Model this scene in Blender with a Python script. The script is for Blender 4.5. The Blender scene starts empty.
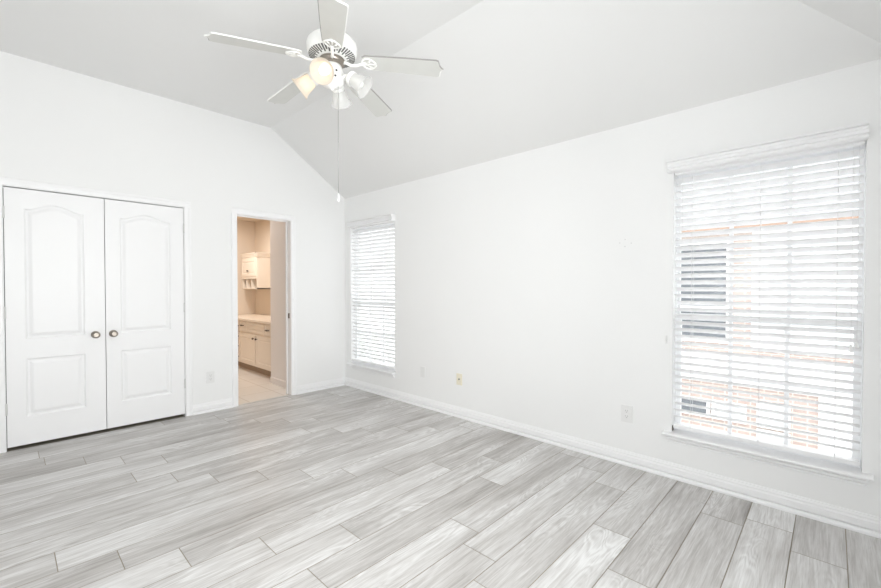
import bpy, bmesh, math, random
from mathutils import Vector, Matrix
R = math.radians
PI = math.pi
random.seed(7)
sc = bpy.context.scene
C = sc.collection

# ------------------------------------------------------------------ camera
cam_d = bpy.data.cameras.new('camera')
cam = bpy.data.objects.new('camera', cam_d)
C.objects.link(cam)
cam.location = (-3.0561, -4.6155, 1.2666)
cam.rotation_euler = (R(90 - 0.865), R(0.0), R(43.475 - 90))
cam_d.sensor_width = 36.0
cam_d.lens = 412.96 / 881 * 36.0
cam_d.clip_start = 0.02
sc.camera = cam

# ------------------------------------------------------------------ world, lights, exposure
W = bpy.data.worlds.new('overcast_sky')
sc.world = W
W.use_nodes = True
wn = W.node_tree.nodes
wn['Background'].inputs[0].default_value = (0.98, 0.985, 1.0, 1)
wn['Background'].inputs[1].default_value = 1.25

sc.view_settings.view_transform = 'Standard'
sc.view_settings.look = 'None'
sc.view_settings.gamma = 1.0
sc.view_settings.use_curve_mapping = False
sc.view_settings.exposure = 1.24
sc.cycles.max_bounces = 16
sc.cycles.diffuse_bounces = 10
sc.cycles.transparent_max_bounces = 24
sc.cycles.sample_clamp_indirect = 6.0
sc.cycles.use_denoising = True


def area(name, loc, rot, sx, sy, power, col=(1, 1, 1)):
    d = bpy.data.lights.new(name, 'AREA')
    d.shape = 'RECTANGLE'
    d.size = sx
    d.size_y = sy
    d.energy = power
    d.color = col
    o = bpy.data.objects.new(name, d)
    C.objects.link(o)
    o.location = loc
    o.rotation_euler = rot
    return o


# fill lamps added outside two invented windows behind and beside the camera
area('fill_light_side', (-3.62, -4.05, 1.30), (0, R(-90), 0), 1.8, 1.3, 2.8, (1.0, 0.99, 0.985))
area('fill_light_rear', (-2.43, -5.02, 1.42), (R(90), 0, 0), 1.8, 1.6, 33, (1.0, 0.99, 0.985))
# daylight pressing on the two blinds
area('daylight_window_near', (0.34, -4.29, 1.2), (0, R(90), 0), 1.75, 0.95, 1.4, (0.98, 0.99, 1.0))
area('daylight_window_far', (0.34, -0.57, 1.2), (0, R(90), 0), 1.75, 0.95, 2.2, (0.98, 0.99, 1.0))
# bathroom ceiling light
area('bathroom_ceiling_light', (-0.85, 1.8, 2.38), (0, 0, 0), 0.3, 0.5, 9.4, (1.0, 0.96, 0.91))


# ------------------------------------------------------------------ materials
def srgb(r, g, b):
    f = lambda c: (c / 255 / 12.92) if c / 255 <= 0.04045 else ((c / 255 + 0.055) / 1.055) ** 2.4
    return (f(r), f(g), f(b), 1)


def mat(name, col, rough=0.5, metal=0.0, spec=0.5, bump=0.0, bscale=60, var=0.0, vscale=3.0, sub=0.0):
    m = bpy.data.materials.new(name)
    m.use_nodes = True
    nt = m.node_tree
    b = nt.nodes['Principled BSDF']
    b.inputs['Base Color'].default_value = col
    b.inputs['Roughness'].default_value = rough
    b.inputs['Metallic'].default_value = metal
    b.inputs['Specular IOR Level'].default_value = spec
    tc = nt.nodes.new('ShaderNodeTexCoord')
    if var > 0:
        n = nt.nodes.new('ShaderNodeTexNoise')
        n.inputs['Scale'].default_value = vscale
        n.inputs['Detail'].default_value = 3
        nt.links.new(tc.outputs['Object'], n.inputs['Vector'])
        mx = nt.nodes.new('ShaderNodeMixRGB')
        mx.inputs[1].default_value = tuple(max(0, c * (1 - var)) for c in col[:3]) + (1,)
        mx.inputs[2].default_value = tuple(min(1, c * (1 + var)) for c in col[:3]) + (1,)
        nt.links.new(n.outputs['Fac'], mx.inputs[0])
        nt.links.new(mx.outputs[0], b.inputs['Base Color'])
    if bump > 0:
        n = nt.nodes.new('ShaderNodeTexNoise')
        n.inputs['Scale'].default_value = bscale
        n.inputs['Detail'].default_value = 4
        nt.links.new(tc.outputs['Object'], n.inputs['Vector'])
        bp = nt.nodes.new('ShaderNodeBump')
        bp.inputs['Strength'].default_value = bump
        bp.inputs['Distance'].default_value = 0.002
        nt.links.new(n.outputs['Fac'], bp.inputs['Height'])
        nt.links.new(bp.outputs['Normal'], b.inputs['Normal'])
    return m


M = {}
M['wall'] = mat('wall_paint', (0.85, 0.852, 0.85, 1), 0.7, bump=0.15, bscale=90, var=0.006)
M['ceiling'] = mat('ceiling_paint', (0.785, 0.785, 0.78, 1), 0.85, bump=0.25, bscale=120, var=0.006)
M['trim'] = mat('trim_gloss_paint', (0.88, 0.88, 0.885, 1), 0.35, var=0.004)
M['door'] = mat('door_paint', (0.87, 0.87, 0.875, 1), 0.4, bump=0.06, bscale=220, var=0.006)
M['blind'] = mat('faux_wood_white', (0.855, 0.855, 0.86, 1), 0.45, var=0.01, vscale=8)
M['vinyl'] = mat('window_vinyl', (0.86, 0.87, 0.88, 1), 0.4)
M['cord'] = mat('blind_cord', (0.72, 0.72, 0.72, 1), 0.8)
M['plate'] = mat('white_plate_plastic', (0.79, 0.79, 0.785, 1), 0.35)
M['ivory'] = mat('ivory_plate_plastic', (0.80, 0.755, 0.62, 1), 0.35)
M['slot'] = mat('slot_dark', (0.05, 0.05, 0.05, 1), 0.5)
M['slotgrey'] = mat('slot_grey', (0.35, 0.35, 0.34, 1), 0.5)
M['spot'] = mat('filled_hole_grey', (0.55, 0.55, 0.55, 1), 0.8)
M['nickel'] = mat('satin_nickel', (0.36, 0.325, 0.285, 1), 0.33, metal=1.0, var=0.1, vscale=60)
M['bronze'] = mat('oil_bronze', (0.09, 0.07, 0.055, 1), 0.35, metal=0.8)
M['fanwhite'] = mat('fan_enamel', (0.86, 0.86, 0.84, 1), 0.3)
M['fanvent'] = mat('fan_vent_dark', (0.13, 0.13, 0.125, 1), 0.6)
M['blade'] = mat('fan_blade_laminate', (0.60, 0.60, 0.575, 1), 0.45, var=0.03, vscale=14)
M['bladeedge'] = mat('fan_blade_edge', (0.30, 0.29, 0.28, 1), 0.5)
M['chain'] = mat('pull_chain_metal', (0.42, 0.41, 0.40, 1), 0.35, metal=0.7)
M['bathwall'] = mat('bath_wall_paint', (0.72, 0.63, 0.53, 1), 0.7, bump=0.15, bscale=90, var=0.01)
M['bathpale'] = mat('bath_return_paint', (0.85, 0.82, 0.81, 1), 0.6, var=0.01)
M['cabinet'] = mat('cream_cabinet_paint', (0.82, 0.745, 0.655, 1), 0.4, var=0.03, vscale=6)
M['hinge'] = mat('painted_hinge', (0.66, 0.66, 0.65, 1), 0.4)
M['kick'] = mat('shaded_toe_kick', (0.36, 0.27, 0.20, 1), 0.6)  # shade of the toe recess is put into this brown
M['counter'] = mat('countertop_laminate', (0.83, 0.74, 0.64, 1), 0.25, var=0.05, vscale=40)
M['threshold'] = mat('threshold_metal', (0.55, 0.54, 0.52, 1), 0.4, metal=0.4)
M['houseband'] = mat('house_white_trim', (0.85, 0.85, 0.84, 1), 0.6)
M['soffit'] = mat('soffit_brown', (0.42, 0.29, 0.22, 1), 0.7)
M['roof'] = mat('roof_shingle', (0.40, 0.40, 0.41, 1), 0.9, var=0.2, vscale=12)
M['darkglass'] = mat('house_window_glass', (0.13, 0.145, 0.16, 1), 0.12)
M['paleglass'] = mat('house_pale_blind_glass', (0.55, 0.57, 0.57, 1), 0.25)
M['ground'] = mat('driveway_concrete', (0.58, 0.575, 0.56, 1), 0.9, var=0.1, vscale=2)


def glass_mat(name, tint=(1, 1, 1, 1), gl=0.06, rough=0.0):
    m = bpy.data.materials.new(name)
    m.use_nodes = True
    nt = m.node_tree
    nt.nodes.remove(nt.nodes['Principled BSDF'])
    out = nt.nodes['Material Output']
    t = nt.nodes.new('ShaderNodeBsdfTransparent')
    t.inputs[0].default_value = tint
    g = nt.nodes.new('ShaderNodeBsdfGlossy')
    g.inputs['Roughness'].default_value = rough
    lw = nt.nodes.new('ShaderNodeLayerWeight')
    lw.inputs[0].default_value = 0.25
    mp = nt.nodes.new('ShaderNodeMath')
    mp.operation = 'MULTIPLY_ADD'
    mp.inputs[1].default_value = 0.6
    mp.inputs[2].default_value = gl
    nt.links.new(lw.outputs['Fresnel'], mp.inputs[0])
    mx = nt.nodes.new('ShaderNodeMixShader')
    nt.links.new(mp.outputs[0], mx.inputs[0])
    nt.links.new(t.outputs[0], mx.inputs[1])
    nt.links.new(g.outputs[0], mx.inputs[2])
    nt.links.new(mx.outputs[0], out.inputs[0])
    return m


M['glass'] = glass_mat('window_pane_glass', (0.97, 0.98, 0.98, 1), 0.02)
M['shadeclear'] = None


def frosted(name, clear=0.3, tr=0.35, c1=(0.95, 0.90, 0.82, 1), c2=(0.9, 0.87, 0.82, 1)):
    m = bpy.data.materials.new(name)
    m.use_nodes = True
    nt = m.node_tree
    nt.nodes.remove(nt.nodes['Principled BSDF'])
    out = nt.nodes['Material Output']
    t = nt.nodes.new('ShaderNodeBsdfTranslucent')
    t.inputs[0].default_value = c1
    d = nt.nodes.new('ShaderNodeBsdfDiffuse')
    d.inputs[0].default_value = c2
    mx = nt.nodes.new('ShaderNodeMixShader')
    mx.inputs[0].default_value = tr
    nt.links.new(t.outputs[0], mx.inputs[1])
    nt.links.new(d.outputs[0], mx.inputs[2])
    t2 = nt.nodes.new('ShaderNodeBsdfTransparent')
    m2 = nt.nodes.new('ShaderNodeMixShader')
    m2.inputs[0].default_value = clear
    nt.links.new(mx.outputs[0], m2.inputs[1])
    nt.links.new(t2.outputs[0], m2.inputs[2])
    nt.links.new(m2.outputs[0], out.inputs[0])
    return m


M['shadelit'] = frosted('lamp_shade_pressed_glass_lit', 0.15, 0.45, (0.90, 0.84, 0.76, 1), (0.86, 0.80, 0.72, 1))
M['shadeclear'] = frosted('lamp_shade_pressed_glass', 0.6, 0.5, (0.9, 0.9, 0.89, 1), (0.88, 0.88, 0.87, 1))


def emis(name, col, s):
    m = bpy.data.materials.new(name)
    m.use_nodes = True
    b = m.node_tree.nodes['Principled BSDF']
    b.inputs['Base Color'].default_value = (0.9, 0.9, 0.9, 1)
    b.inputs['Emission Color'].default_value = col
    b.inputs['Emission Strength'].default_value = s
    return m


M['bulblit'] = emis('bulb_lit_warm', (1.0, 0.83, 0.66, 1), 1.0)
M['bulboff'] = mat('bulb_off_white', (0.8, 0.8, 0.78, 1), 0.2)


def slat_mat():
    m = mat('blind_slat_white', (0.90, 0.90, 0.905, 1), 0.45)
    nt = m.node_tree
    b = nt.nodes['Principled BSDF']
    t = nt.nodes.new('ShaderNodeBsdfTranslucent')
    t.inputs[0].default_value = (0.93, 0.93, 0.93, 1)
    mx = nt.nodes.new('ShaderNodeMixShader')
    mx.inputs[0].default_value = 0.42
    nt.links.new(b.outputs[0], mx.inputs[1])
    nt.links.new(t.outputs[0], mx.inputs[2])
    nt.links.new(mx.outputs[0], nt.nodes['Material Output'].inputs[0])
    return m


M['slat'] = slat_mat()


def brick_mat():
    m = mat('pink_brick', (0.6, 0.42, 0.34, 1), 0.85)
    nt = m.node_tree
    b = nt.nodes['Principled BSDF']
    tc = nt.nodes.new('ShaderNodeTexCoord')
    sp = nt.nodes.new('ShaderNodeSeparateXYZ')
    cb = nt.nodes.new('ShaderNodeCombineXYZ')
    nt.links.new(tc.outputs['Object'], sp.inputs[0])
    nt.links.new(sp.outputs['Y'], cb.inputs['X'])
    nt.links.new(sp.outputs['Z'], cb.inputs['Y'])
    br = nt.nodes.new('ShaderNodeTexBrick')
    br.inputs['Color1'].default_value = (0.49, 0.385, 0.345, 1)
    br.inputs['Color2'].default_value = (0.44, 0.345, 0.31, 1)
    br.inputs['Mortar'].default_value = (0.66, 0.60, 0.55, 1)
    br.inputs['Scale'].default_value = 1.0
    br.inputs['Brick Width'].default_value = 0.21
    br.inputs['Row Height'].default_value = 0.075
    br.inputs['Mortar Size'].default_value = 0.01
    nt.links.new(cb.outputs[0], br.inputs['Vector'])
    nt.links.new(br.outputs['Color'], b.inputs['Base Color'])
    return m


M['brick'] = brick_mat()


def plank_mat():
    m = bpy.data.materials.new('grey_oak_plank')
    m.use_nodes = True
    nt = m.node_tree
    N = nt.nodes.new
    L = nt.links.new
    b = nt.nodes['Principled BSDF']
    at = N('ShaderNodeAttribute')
    at.attribute_name = 'plank'
    sp = N('ShaderNodeSeparateColor')
    L(at.outputs['Color'], sp.inputs[0])
    tc = N('ShaderNodeTexCoord')
    off = N('ShaderNodeCombineXYZ')
    m1 = N('ShaderNodeMath'); m1.operation = 'MULTIPLY'; m1.inputs[1].default_value = 37.0
    m2 = N('ShaderNodeMath'); m2.operation = 'MULTIPLY'; m2.inputs[1].default_value = 19.0
    L(sp.outputs[1], m1.inputs[0]); L(sp.outputs[2], m2.inputs[0])
    L(m1.outputs[0], off.inputs['X']); L(m2.outputs[0], off.inputs['Y']); L(m2.outputs[0], off.inputs['Z'])
    add = N('ShaderNodeVectorMath'); add.operation = 'ADD'
    L(tc.outputs['Object'], add.inputs[0]); L(off.outputs[0], add.inputs[1])

    def noise(scale, detail, rough=0.55, dist=0.0):
        mp = N('ShaderNodeMapping')
        mp.inputs['Scale'].default_value = scale
        L(add.outputs[0], mp.inputs[0])
        n = N('ShaderNodeTexNoise')
        n.inputs['Scale'].default_value = 1.0
        n.inputs['Detail'].default_value = detail
        n.inputs['Roughness'].default_value = rough
        n.inputs['Distortion'].default_value = dist
        L(mp.outputs[0], n.inputs['Vector'])
        return n.outputs['Fac']
    broad = noise((1.1, 5.0, 1), 2, 0.5, 0.4)
    streak = noise((2.6, 48.0, 1), 5, 0.65, 0.5)
    fine = noise((8.0, 190.0, 1), 3, 0.65)
    # cathedral rings: a stretched radial field cut into bands
    mp = N('ShaderNodeMapping'); mp.inputs['Scale'].default_value = (1.3, 8.0, 1)
    L(add.outputs[0], mp.inputs[0])
    rn = N('ShaderNodeTexNoise'); rn.inputs['Scale'].default_value = 1.0; rn.inputs['Detail'].default_value = 2.5
    rn.inputs['Distortion'].default_value = 0.9
    L(mp.outputs[0], rn.inputs['Vector'])
    k = N('ShaderNodeMath'); k.operation = 'MULTIPLY'; k.inputs[1].default_value = 95.0
    L(rn.outputs['Fac'], k.inputs[0])
    sn = N('ShaderNodeMath'); sn.operation = 'SINE'; L(k.outputs[0], sn.inputs[0])
    # weigh the bands by the broad noise so that only some boards show them
    gate = N('ShaderNodeMapRange'); gate.inputs['From Min'].default_value = 0.42; gate.inputs['From Max'].default_value = 0.66
    L(broad, gate.inputs['Value'])
    ring = N('ShaderNodeMath'); ring.operation = 'MULTIPLY'; L(sn.outputs[0], ring.inputs[0]); L(gate.outputs[0], ring.inputs[1])

    def madd(a, k, c):
        q = N('ShaderNodeMath'); q.operation = 'MULTIPLY_ADD'
        L(a, q.inputs[0]); q.inputs[1].default_value = k
        if isinstance(c, float): q.inputs[2].default_value = c
        else: L(c, q.inputs[2])
        return q.outputs[0]
    v = madd(broad, 1.0, -0.50)
    v = madd(streak, 0.90, v)
    v = madd(fine, 0.62, v)
    v = madd(ring.outputs[0], 0.13, v)
    v = madd(sp.outputs[0], 0.80, v)
    v = madd(v, 1.0, -0.70)
    cr = N('ShaderNodeValToRGB')
    e = cr.color_ramp.elements
    e[0].position = 0.0; e[0].color = (0.25, 0.23, 0.21, 1)
    e[1].position = 1.0; e[1].color = (0.80, 0.80, 0.795, 1)
    x = cr.color_ramp.elements.new(0.5); x.color = (0.535, 0.52, 0.505, 1)
    L(v, cr.inputs[0])
    L(cr.outputs[0], b.inputs['Base Color'])
    b.inputs['Roughness'].default_value = 0.42
    b.inputs['Specular IOR Level'].default_value = 0.5
    rr = madd(streak, 0.16, 0.30)
    L(rr, b.inputs['Roughness'])
    bp = N('ShaderNodeBump'); bp.inputs['Strength'].default_value = 0.12; bp.inputs['Distance'].default_value = 0.001
    L(streak, bp.inputs['Height']); L(bp.outputs[0], b.inputs['Normal'])
    return m


M['plank'] = plank_mat()
M['groove'] = mat('plank_seam', (0.33, 0.295, 0.235, 1), 0.8)


def tile_mat():
    m = mat('bath_floor_tile', (0.8, 0.75, 0.7, 1), 0.2)
    nt = m.node_tree
    b = nt.nodes['Principled BSDF']
    tc = nt.nodes.new('ShaderNodeTexCoord')
    br = nt.nodes.new('ShaderNodeTexBrick')
    br.inputs['Color1'].default_value = (0.84, 0.80, 0.76, 1)
    br.inputs['Color2'].default_value = (0.82, 0.78, 0.73, 1)
    br.inputs['Mortar'].default_value = (0.62, 0.55, 0.48, 1)
    br.inputs['Scale'].default_value = 1.0
    br.inputs['Brick Width'].default_value = 0.40
    br.inputs['Row Height'].default_value = 0.40
    br.inputs['Mortar Size'].default_value = 0.004
    br.offset = 0
    nt.links.new(tc.outputs['Object'], br.inputs['Vector'])
    nt.links.new(br.outputs['Color'], b.inputs['Base Color'])
    return m


M['tile'] = tile_mat()


# ------------------------------------------------------------------ mesh helpers
class MB:
    """collects shapes in world coordinates and links them as one object"""

    def __init__(s):
        s.bm = bmesh.new()

    def box(s, x0, x1, y0, y1, z0, z1, bev=0.0, mi=0):
        g = bmesh.ops.create_cube(s.bm, size=1.0)
        vs = g['verts']
        for v in vs:
            v.co = Vector(((x0 + x1) / 2 + v.co.x * (x1 - x0), (y0 + y1) / 2 + v.co.y * (y1 - y0), (z0 + z1) / 2 + v.co.z * (z1 - z0)))
        fs = set(f for v in vs for f in v.link_faces)
        for f in fs: f.material_index = mi
        if bev > 0:
            es = list(set(e for v in vs for e in v.link_edges))
            bmesh.ops.bevel(s.bm, geom=es, offset=bev, segments=2, affect='EDGES', profile=0.6)
        return s

    def prism(s, pts, d, mi=0):
        """pts: planar 3D polygon, extruded by vector d"""
        d = Vector(d)
        a = [s.bm.verts.new(Vector(p)) for p in pts]
        b = [s.bm.verts.new(Vector(p) + d) for p in pts]
        fs = [s.bm.faces.new(a), s.bm.faces.new(b[::-1])]
        n = len(a)
        for i in range(n):
            fs.append(s.bm.faces.new([a[i], b[i], b[(i + 1) % n], a[(i + 1) % n]]))
        for f in fs: f.material_index = mi
        bmesh.ops.recalc_face_normals(s.bm, faces=fs)
        return s

    def sweep(s, prof, a, b, up=(0, 0, 1), out=(0, -1, 0), mi=0):
        """extrude a profile [(o, u)] (o along out, u along up) from a to b"""
        up, out = Vector(up), Vector(out)
        pts = [Vector(a) + out * o + up * u for o, u in prof]
        return s.prism(pts, Vector(b) - Vector(a), mi)

    def lathe(s, prof, o=(0, 0, 0), axis=(0, 0, 1), seg=32, smooth=True, mi=0):
        o = Vector(o)
        q = Vector((0, 0, 1)).rotation_difference(Vector(axis).normalized())
        rings = []
        for r, h in prof:
            if r < 1e-6:
                rings.append([s.bm.verts.new(o + q @ Vector((0, 0, h)))])
            else:
                rings.append([s.bm.verts.new(o + q @ Vector((r * math.cos(2 * PI * i / seg), r * math.sin(2 * PI * i / seg), h))) for i in range(seg)])
        fs = []
        for A, B in zip(rings[:-1], rings[1:]):
            for i in range(seg):
                j = (i + 1) % seg
                if len(A) == 1 and len(B) == 1: continue
                if len(A) == 1: fs.append(s.bm.faces.new([A[0], B[i], B[j]]))
                elif len(B) == 1: fs.append(s.bm.faces.new([A[i], B[0], A[j]]))
                else: fs.append(s.bm.faces.new([A[i], B[i], B[j], A[j]]))
        for f in fs:
            f.smooth = smooth
            f.material_index = mi
        bmesh.ops.recalc_face_normals(s.bm, faces=fs)
        return s

    def tube(s, pts, r, seg=8, mi=0, closed=False):
        pts = [Vector(p) for p in pts]
        n = len(pts)
        rings = []
        prev = None
        for i, p in enumerate(pts):
            if closed: t = pts[(i + 1) % n] - pts[i - 1]
            else: t = pts[min(i + 1, n - 1)] - pts[max(i - 1, 0)]
            t.normalize()
            if prev is None:
                x = t.orthogonal().normalized()
            else:
                x = prev - t * prev.dot(t)
                x = x.normalized() if x.length > 1e-6 else t.orthogonal().normalized()
            prev = x
            y = t.cross(x)
            rr = r[i] if isinstance(r, (list, tuple)) else r
            rings.append([s.bm.verts.new(p + (x * math.cos(2 * PI * k / seg) + y * math.sin(2 * PI * k / seg)) * rr) for k in range(seg)])
        fs = []
        pairs = list(zip(rings[:-1], rings[1:])) + ([(rings[-1], rings[0])] if closed else [])
        for A, B in pairs:
            for k in range(seg):
                l = (k + 1) % seg
                fs.append(s.bm.faces.new([A[k], A[l], B[l], B[k]]))
        for f in fs: f.smooth = True
        if not closed:
            fs.append(s.bm.faces.new(rings[0][::-1]))
            fs.append(s.bm.faces.new(rings[-1]))
        for f in fs: f.material_index = mi
        bmesh.ops.recalc_face_normals(s.bm, faces=fs)
        return s

    def build(s, name, mats, parent=None):
        me = bpy.data.meshes.new(name)
        s.bm.to_mesh(me)
        s.bm.free()
        for m in (mats if isinstance(mats, (list, tuple)) else [mats]):
            me.materials.append(m)
        o = bpy.data.objects.new(name, me)
        C.objects.link(o)
        if parent is not None:
            o.parent = parent
            pm = wloc(parent)
            me.transform(Matrix.Translation(-pm))
        return o


def wloc(o):
    v = Vector(o.location)
    while o.parent:
        o = o.parent
        v += Vector(o.location)
    return v


def base(name, loc, label, cat, group=None, kind=None):
    o = bpy.data.objects.new(name, None)
    o.empty_display_size = 0.1
    C.objects.link(o)
    o.location = loc
    return tag(o, label, cat, group, kind)


def tag(o, label, cat, group=None, kind=None):
    o['label'] = label
    o['category'] = cat
    if group: o['group'] = group
    if kind: o['kind'] = kind
    return o


def struct(o, label, cat):
    return tag(o, label, cat, kind='structure')


# ------------------------------------------------------------------ dimensions
HC, HW, SL = 3.071, 2.424, 0.968      # flat ceiling, plate height, run of the slope
XL, YF = -3.45, -4.85                 # left wall, front wall
T = 0.12
CD0, CD1, CDH = -3.060, -1.844, 2.050   # closet opening
BD0, BD1, BDH = -1.345, -0.747, 2.050   # bathroom opening
W1 = (-4.738, -3.846)                 # near window opening
W2 = (-1.000, -0.128)                 # far window opening
WZ0, WZ1 = 0.300, 2.030


def ztop(x):
    return HC if x <= -SL else HC + (x + SL) * (HW - HC) / SL


# ------------------------------------------------------------------ floor
rows_j = {-1: -2.055, 0: -1.643, 1: -2.87, 2: -2.667, 3: -2.474, 4: -2.257, 5: -2.477, 6: -2.291, 7: -2.11, 8: -1.87, 9: -2.907,
          10: -2.698, 11: -2.487, 12: -2.183, 13: -1.838, 14: -2.132, 15: -1.385, 16: -1.509, 17: -0.422, 18: -0.895, 19: -1.198,
          20: -1.62, 21: -0.27, 22: -0.465, 23: -1.0, 24: -1.4}
# tones of the boards by row, from the one that ends at the listed joint (0) onward
tones = {(-1, 0): .50, (-1, 1): .47, (0, 0): .46, (0, 1): .48, (0, 2): .62, (1, 0): .43, (1, 1): .46, (1, 2): .46, (2, 0): .46, (2, 1): .42, (2, 2): .55,
         (3, 0): .66, (3, 1): .46, (3, 2): .44, (4, 0): .58, (4, 1): .45, (4, 2): .50, (5, 0): .43, (5, 1): .68, (5, 2): .50,
         (6, 0): .58, (6, 1): .45, (6, 2): .66, (7, 0): .66, (7, 1): .47, (7, 2): .47, (8, 0): .47, (8, 1): .46, (8, 2): .52,
         (9, 0): .58, (9, 1): .70, (9, 2): .60, (10, 0): .45, (10, 1): .47, (10, 2): .68, (11, 0): .72, (11, 1): .45, (11, 2): .46,
         (12, 0): .64, (12, 1): .66, (12, 2): .45, (13, 0): .66, (13, 1): .45, (13, 2): .45, (14, 0): .68, (14, 1): .52, (14, 2): .68,
         (15, 0): .62, (15, 1): .55, (16, 0): .48, (16, 1): .58, (17, 0): .50, (17, 1): .64, (18, 0): .66, (18, 1): .54,
         (19, 0): .66, (19, 1): .47, (20, 0): .54, (20, 1): .54, (21, 0): .66, (21, 1): .74, (22, 0): .66, (22, 1): .68, (23, 0): .66, (23, 1): .66}  # last rows set lighter to make up for weak light there
PW, PLN, GAP = 0.1965, 1.25, 0.0020


def build_floor():
    bm = bmesh.new()
    lay = bm.loops.layers.float_color.new('plank')
    rng = random.Random(3)

    def quad(x0, x1, y0, y1, z, mi, tone=0.5, a=0, b=0):
        f = bm.faces.new([bm.verts.new((x0, y0, z)), bm.verts.new((x1, y0, z)), bm.verts.new((x1, y1, z)), bm.verts.new((x0, y1, z))])
        f.material_index = mi
        for l in f.loops: l[lay] = (tone, a, b, 1)
    quad(XL, 0.0, YF, 0.0, -0.0022, 1)
    x0c, x1c = XL, 0.0
    for k in range(-1, 25):
        ya = min(-0.16 - PW * k, 0.0)
        yb = max(-0.16 - PW * (k + 1), YF)
        if ya - yb < 0.01: continue
        j = rows_j[k]
        while j - PLN > x0c: j -= PLN
        base_j = rows_j[k]
        x = x0c
        cuts = []
        while j < x1c - 0.005:
            cuts.append(j)
            j += PLN
        cuts.append(x1c)
        for c in cuts:
            idx = int(round((c - base_j) / PLN)) if c != x1c else int(math.ceil((c - base_j) / PLN - 1e-6))
            t = tones.get((k, idx), 0.46 + 0.18 * rng.random()) + (0.07 if k >= 16 else 0.0)  # boards toward the front lightened, standing in for missing light
            quad(x + (GAP if x > x0c else 0), c - (GAP if c < x1c else 0), yb + GAP, ya - GAP, 0.0, 0, t, rng.random(), rng.random())
            x = c
    # slab below and sill strip under the two doors
    g = bmesh.ops.create_cube(bm, size=1.0)
    for v in g['verts']:
        v.co = Vector((XL / 2 + v.co.x * (-XL + 0.3), YF / 2 + v.co.y * (-YF + 0.3), -0.06 + v.co.z * 0.11))
    for f in set(f for v in g['verts'] for f in v.link_faces): f.material_index = 1
    me = bpy.data.meshes.new('floor')
    bm.to_mesh(me)
    bm.free()
    me.materials.append(M['plank'])
    me.materials.append(M['groove'])
    o = bpy.data.objects.new('floor', me)
    C.objects.link(o)
    struct(o, 'grey oak plank floor of the bedroom', 'floor')


build_floor()

# ------------------------------------------------------------------ walls
mb = MB()
xs = [XL - T, CD0, CD1, BD0, BD1, -0.0 + T]


def wall_col(x0, x1, z0):
    pts = [(x0, 0, z0), (x1, 0, z0)]
    br = [x for x in (-SL,) if x0 < x < x1]
    pts.append((x1, 0, ztop(x1) + 0.06))
    for b in br: pts.append((b, 0, ztop(b) + 0.06))
    pts.append((x0, 0, ztop(x0) + 0.06))
    mb.prism(pts, (0, T, 0))


wall_col(XL - T, CD0, -0.05)
wall_col(CD0, CD1, CDH)
JT = 0.014
wall_col(CD1, BD0 - JT, -0.05)
wall_col(BD0 - JT, BD1 + JT, BDH + JT)
wall_col(BD1 + JT, T, -0.05)
wall_back = struct(mb.build('wall_back', M['wall']), 'white gabled wall with the closet and the bathroom doorway', 'wall')

mb = MB()
ztp = HW + 0.07
mb.box(0, 0.15, W2[1], T, -0.05, ztp)
mb.box(0, 0.15, W2[0], W2[1], -0.05, WZ0)
mb.box(0, 0.15, W2[0], W2[1], WZ1, ztp)
mb.box(0, 0.15, W1[1], W2[0], -0.05, ztp)
mb.box(0, 0.15, W1[0], W1[1], -0.05, WZ0)
mb.box(0, 0.15, W1[0], W1[1], WZ1, ztp)
mb.box(0, 0.15, YF - T, W1[0], -0.05, ztp)
wall_right = struct(mb.build('wall_right', M['wall']), 'long white wall holding the two blinds', 'wall')

LW = (-4.72, -3.38, 0.40, 2.20)       # unseen side window added in the left wall for fill light
mb = MB()
mb.box(XL - T, XL, YF - T, LW[0], -0.05, HC + 0.06)
mb.box(XL - T, XL, LW[1], 0, -0.05, HC + 0.06)
mb.box(XL - T, XL, LW[0], LW[1], -0.05, LW[2])
mb.box(XL - T, XL, LW[0], LW[1], LW[3], HC + 0.06)
struct(mb.build('wall_left', M['wall']), 'white wall behind the camera on the closet side', 'wall')
FW = (-3.35, -1.50, 0.62, 2.22)       # unseen rear window added in the front wall for fill light
mb = MB()
mb.box(XL, FW[0], YF - T, YF, -0.05, HW + 0.07)
mb.box(FW[1], 0, YF - T, YF, -0.05, HW + 0.07)
mb.box(FW[0], FW[1], YF - T, YF, -0.05, FW[2])
mb.box(FW[0], FW[1], YF - T, YF, FW[3], HW + 0.07)
struct(mb.build('wall_front', M['wall']), 'white wall behind the camera, opposite the closet', 'wall')

# ceiling: flat field, right slope, front slope meeting at a hip
mb = MB()
up = (0, 0, 0.10)
yr = YF + SL
mb.prism([(XL - T, T, HC), (-SL, T, HC), (-SL, yr, HC), (XL - T, yr, HC)], up)
dz = (HC - HW) / SL
mb.prism([(-SL, T, HC), (T, T, HW - dz * T), (T, YF - T, HW - dz * T), (-SL, yr, HC)], up)
mb.prism([(XL - T, yr, HC), (-SL, yr, HC), (T, YF - T, HW - dz * T), (XL - T, YF - T, HW - dz * T)], up)
struct(mb.build('ceiling', M['ceiling']), 'white vaulted ceiling with a flat middle and sloped sides', 'ceiling')

# baseboards with shoe moulding
BP = [(0, 0), (0.030, 0), (0.030, 0.012), (0.024, 0.024), (0.006, 0.026), (0.006, 0.029), (0.016, 0.030), (0.016, 0.064), (0.010, 0.072), (0.010, 0.082), (0.006, 0.088), (0.004, 0.096), (0, 0.098)]


def baseboard(name, segs, out, label):
    mb = MB()
    for a, b in segs:
        mb.sweep(BP, a, b, out=out)
    return struct(mb.build(name, M['trim']), label, 'baseboard')


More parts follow.
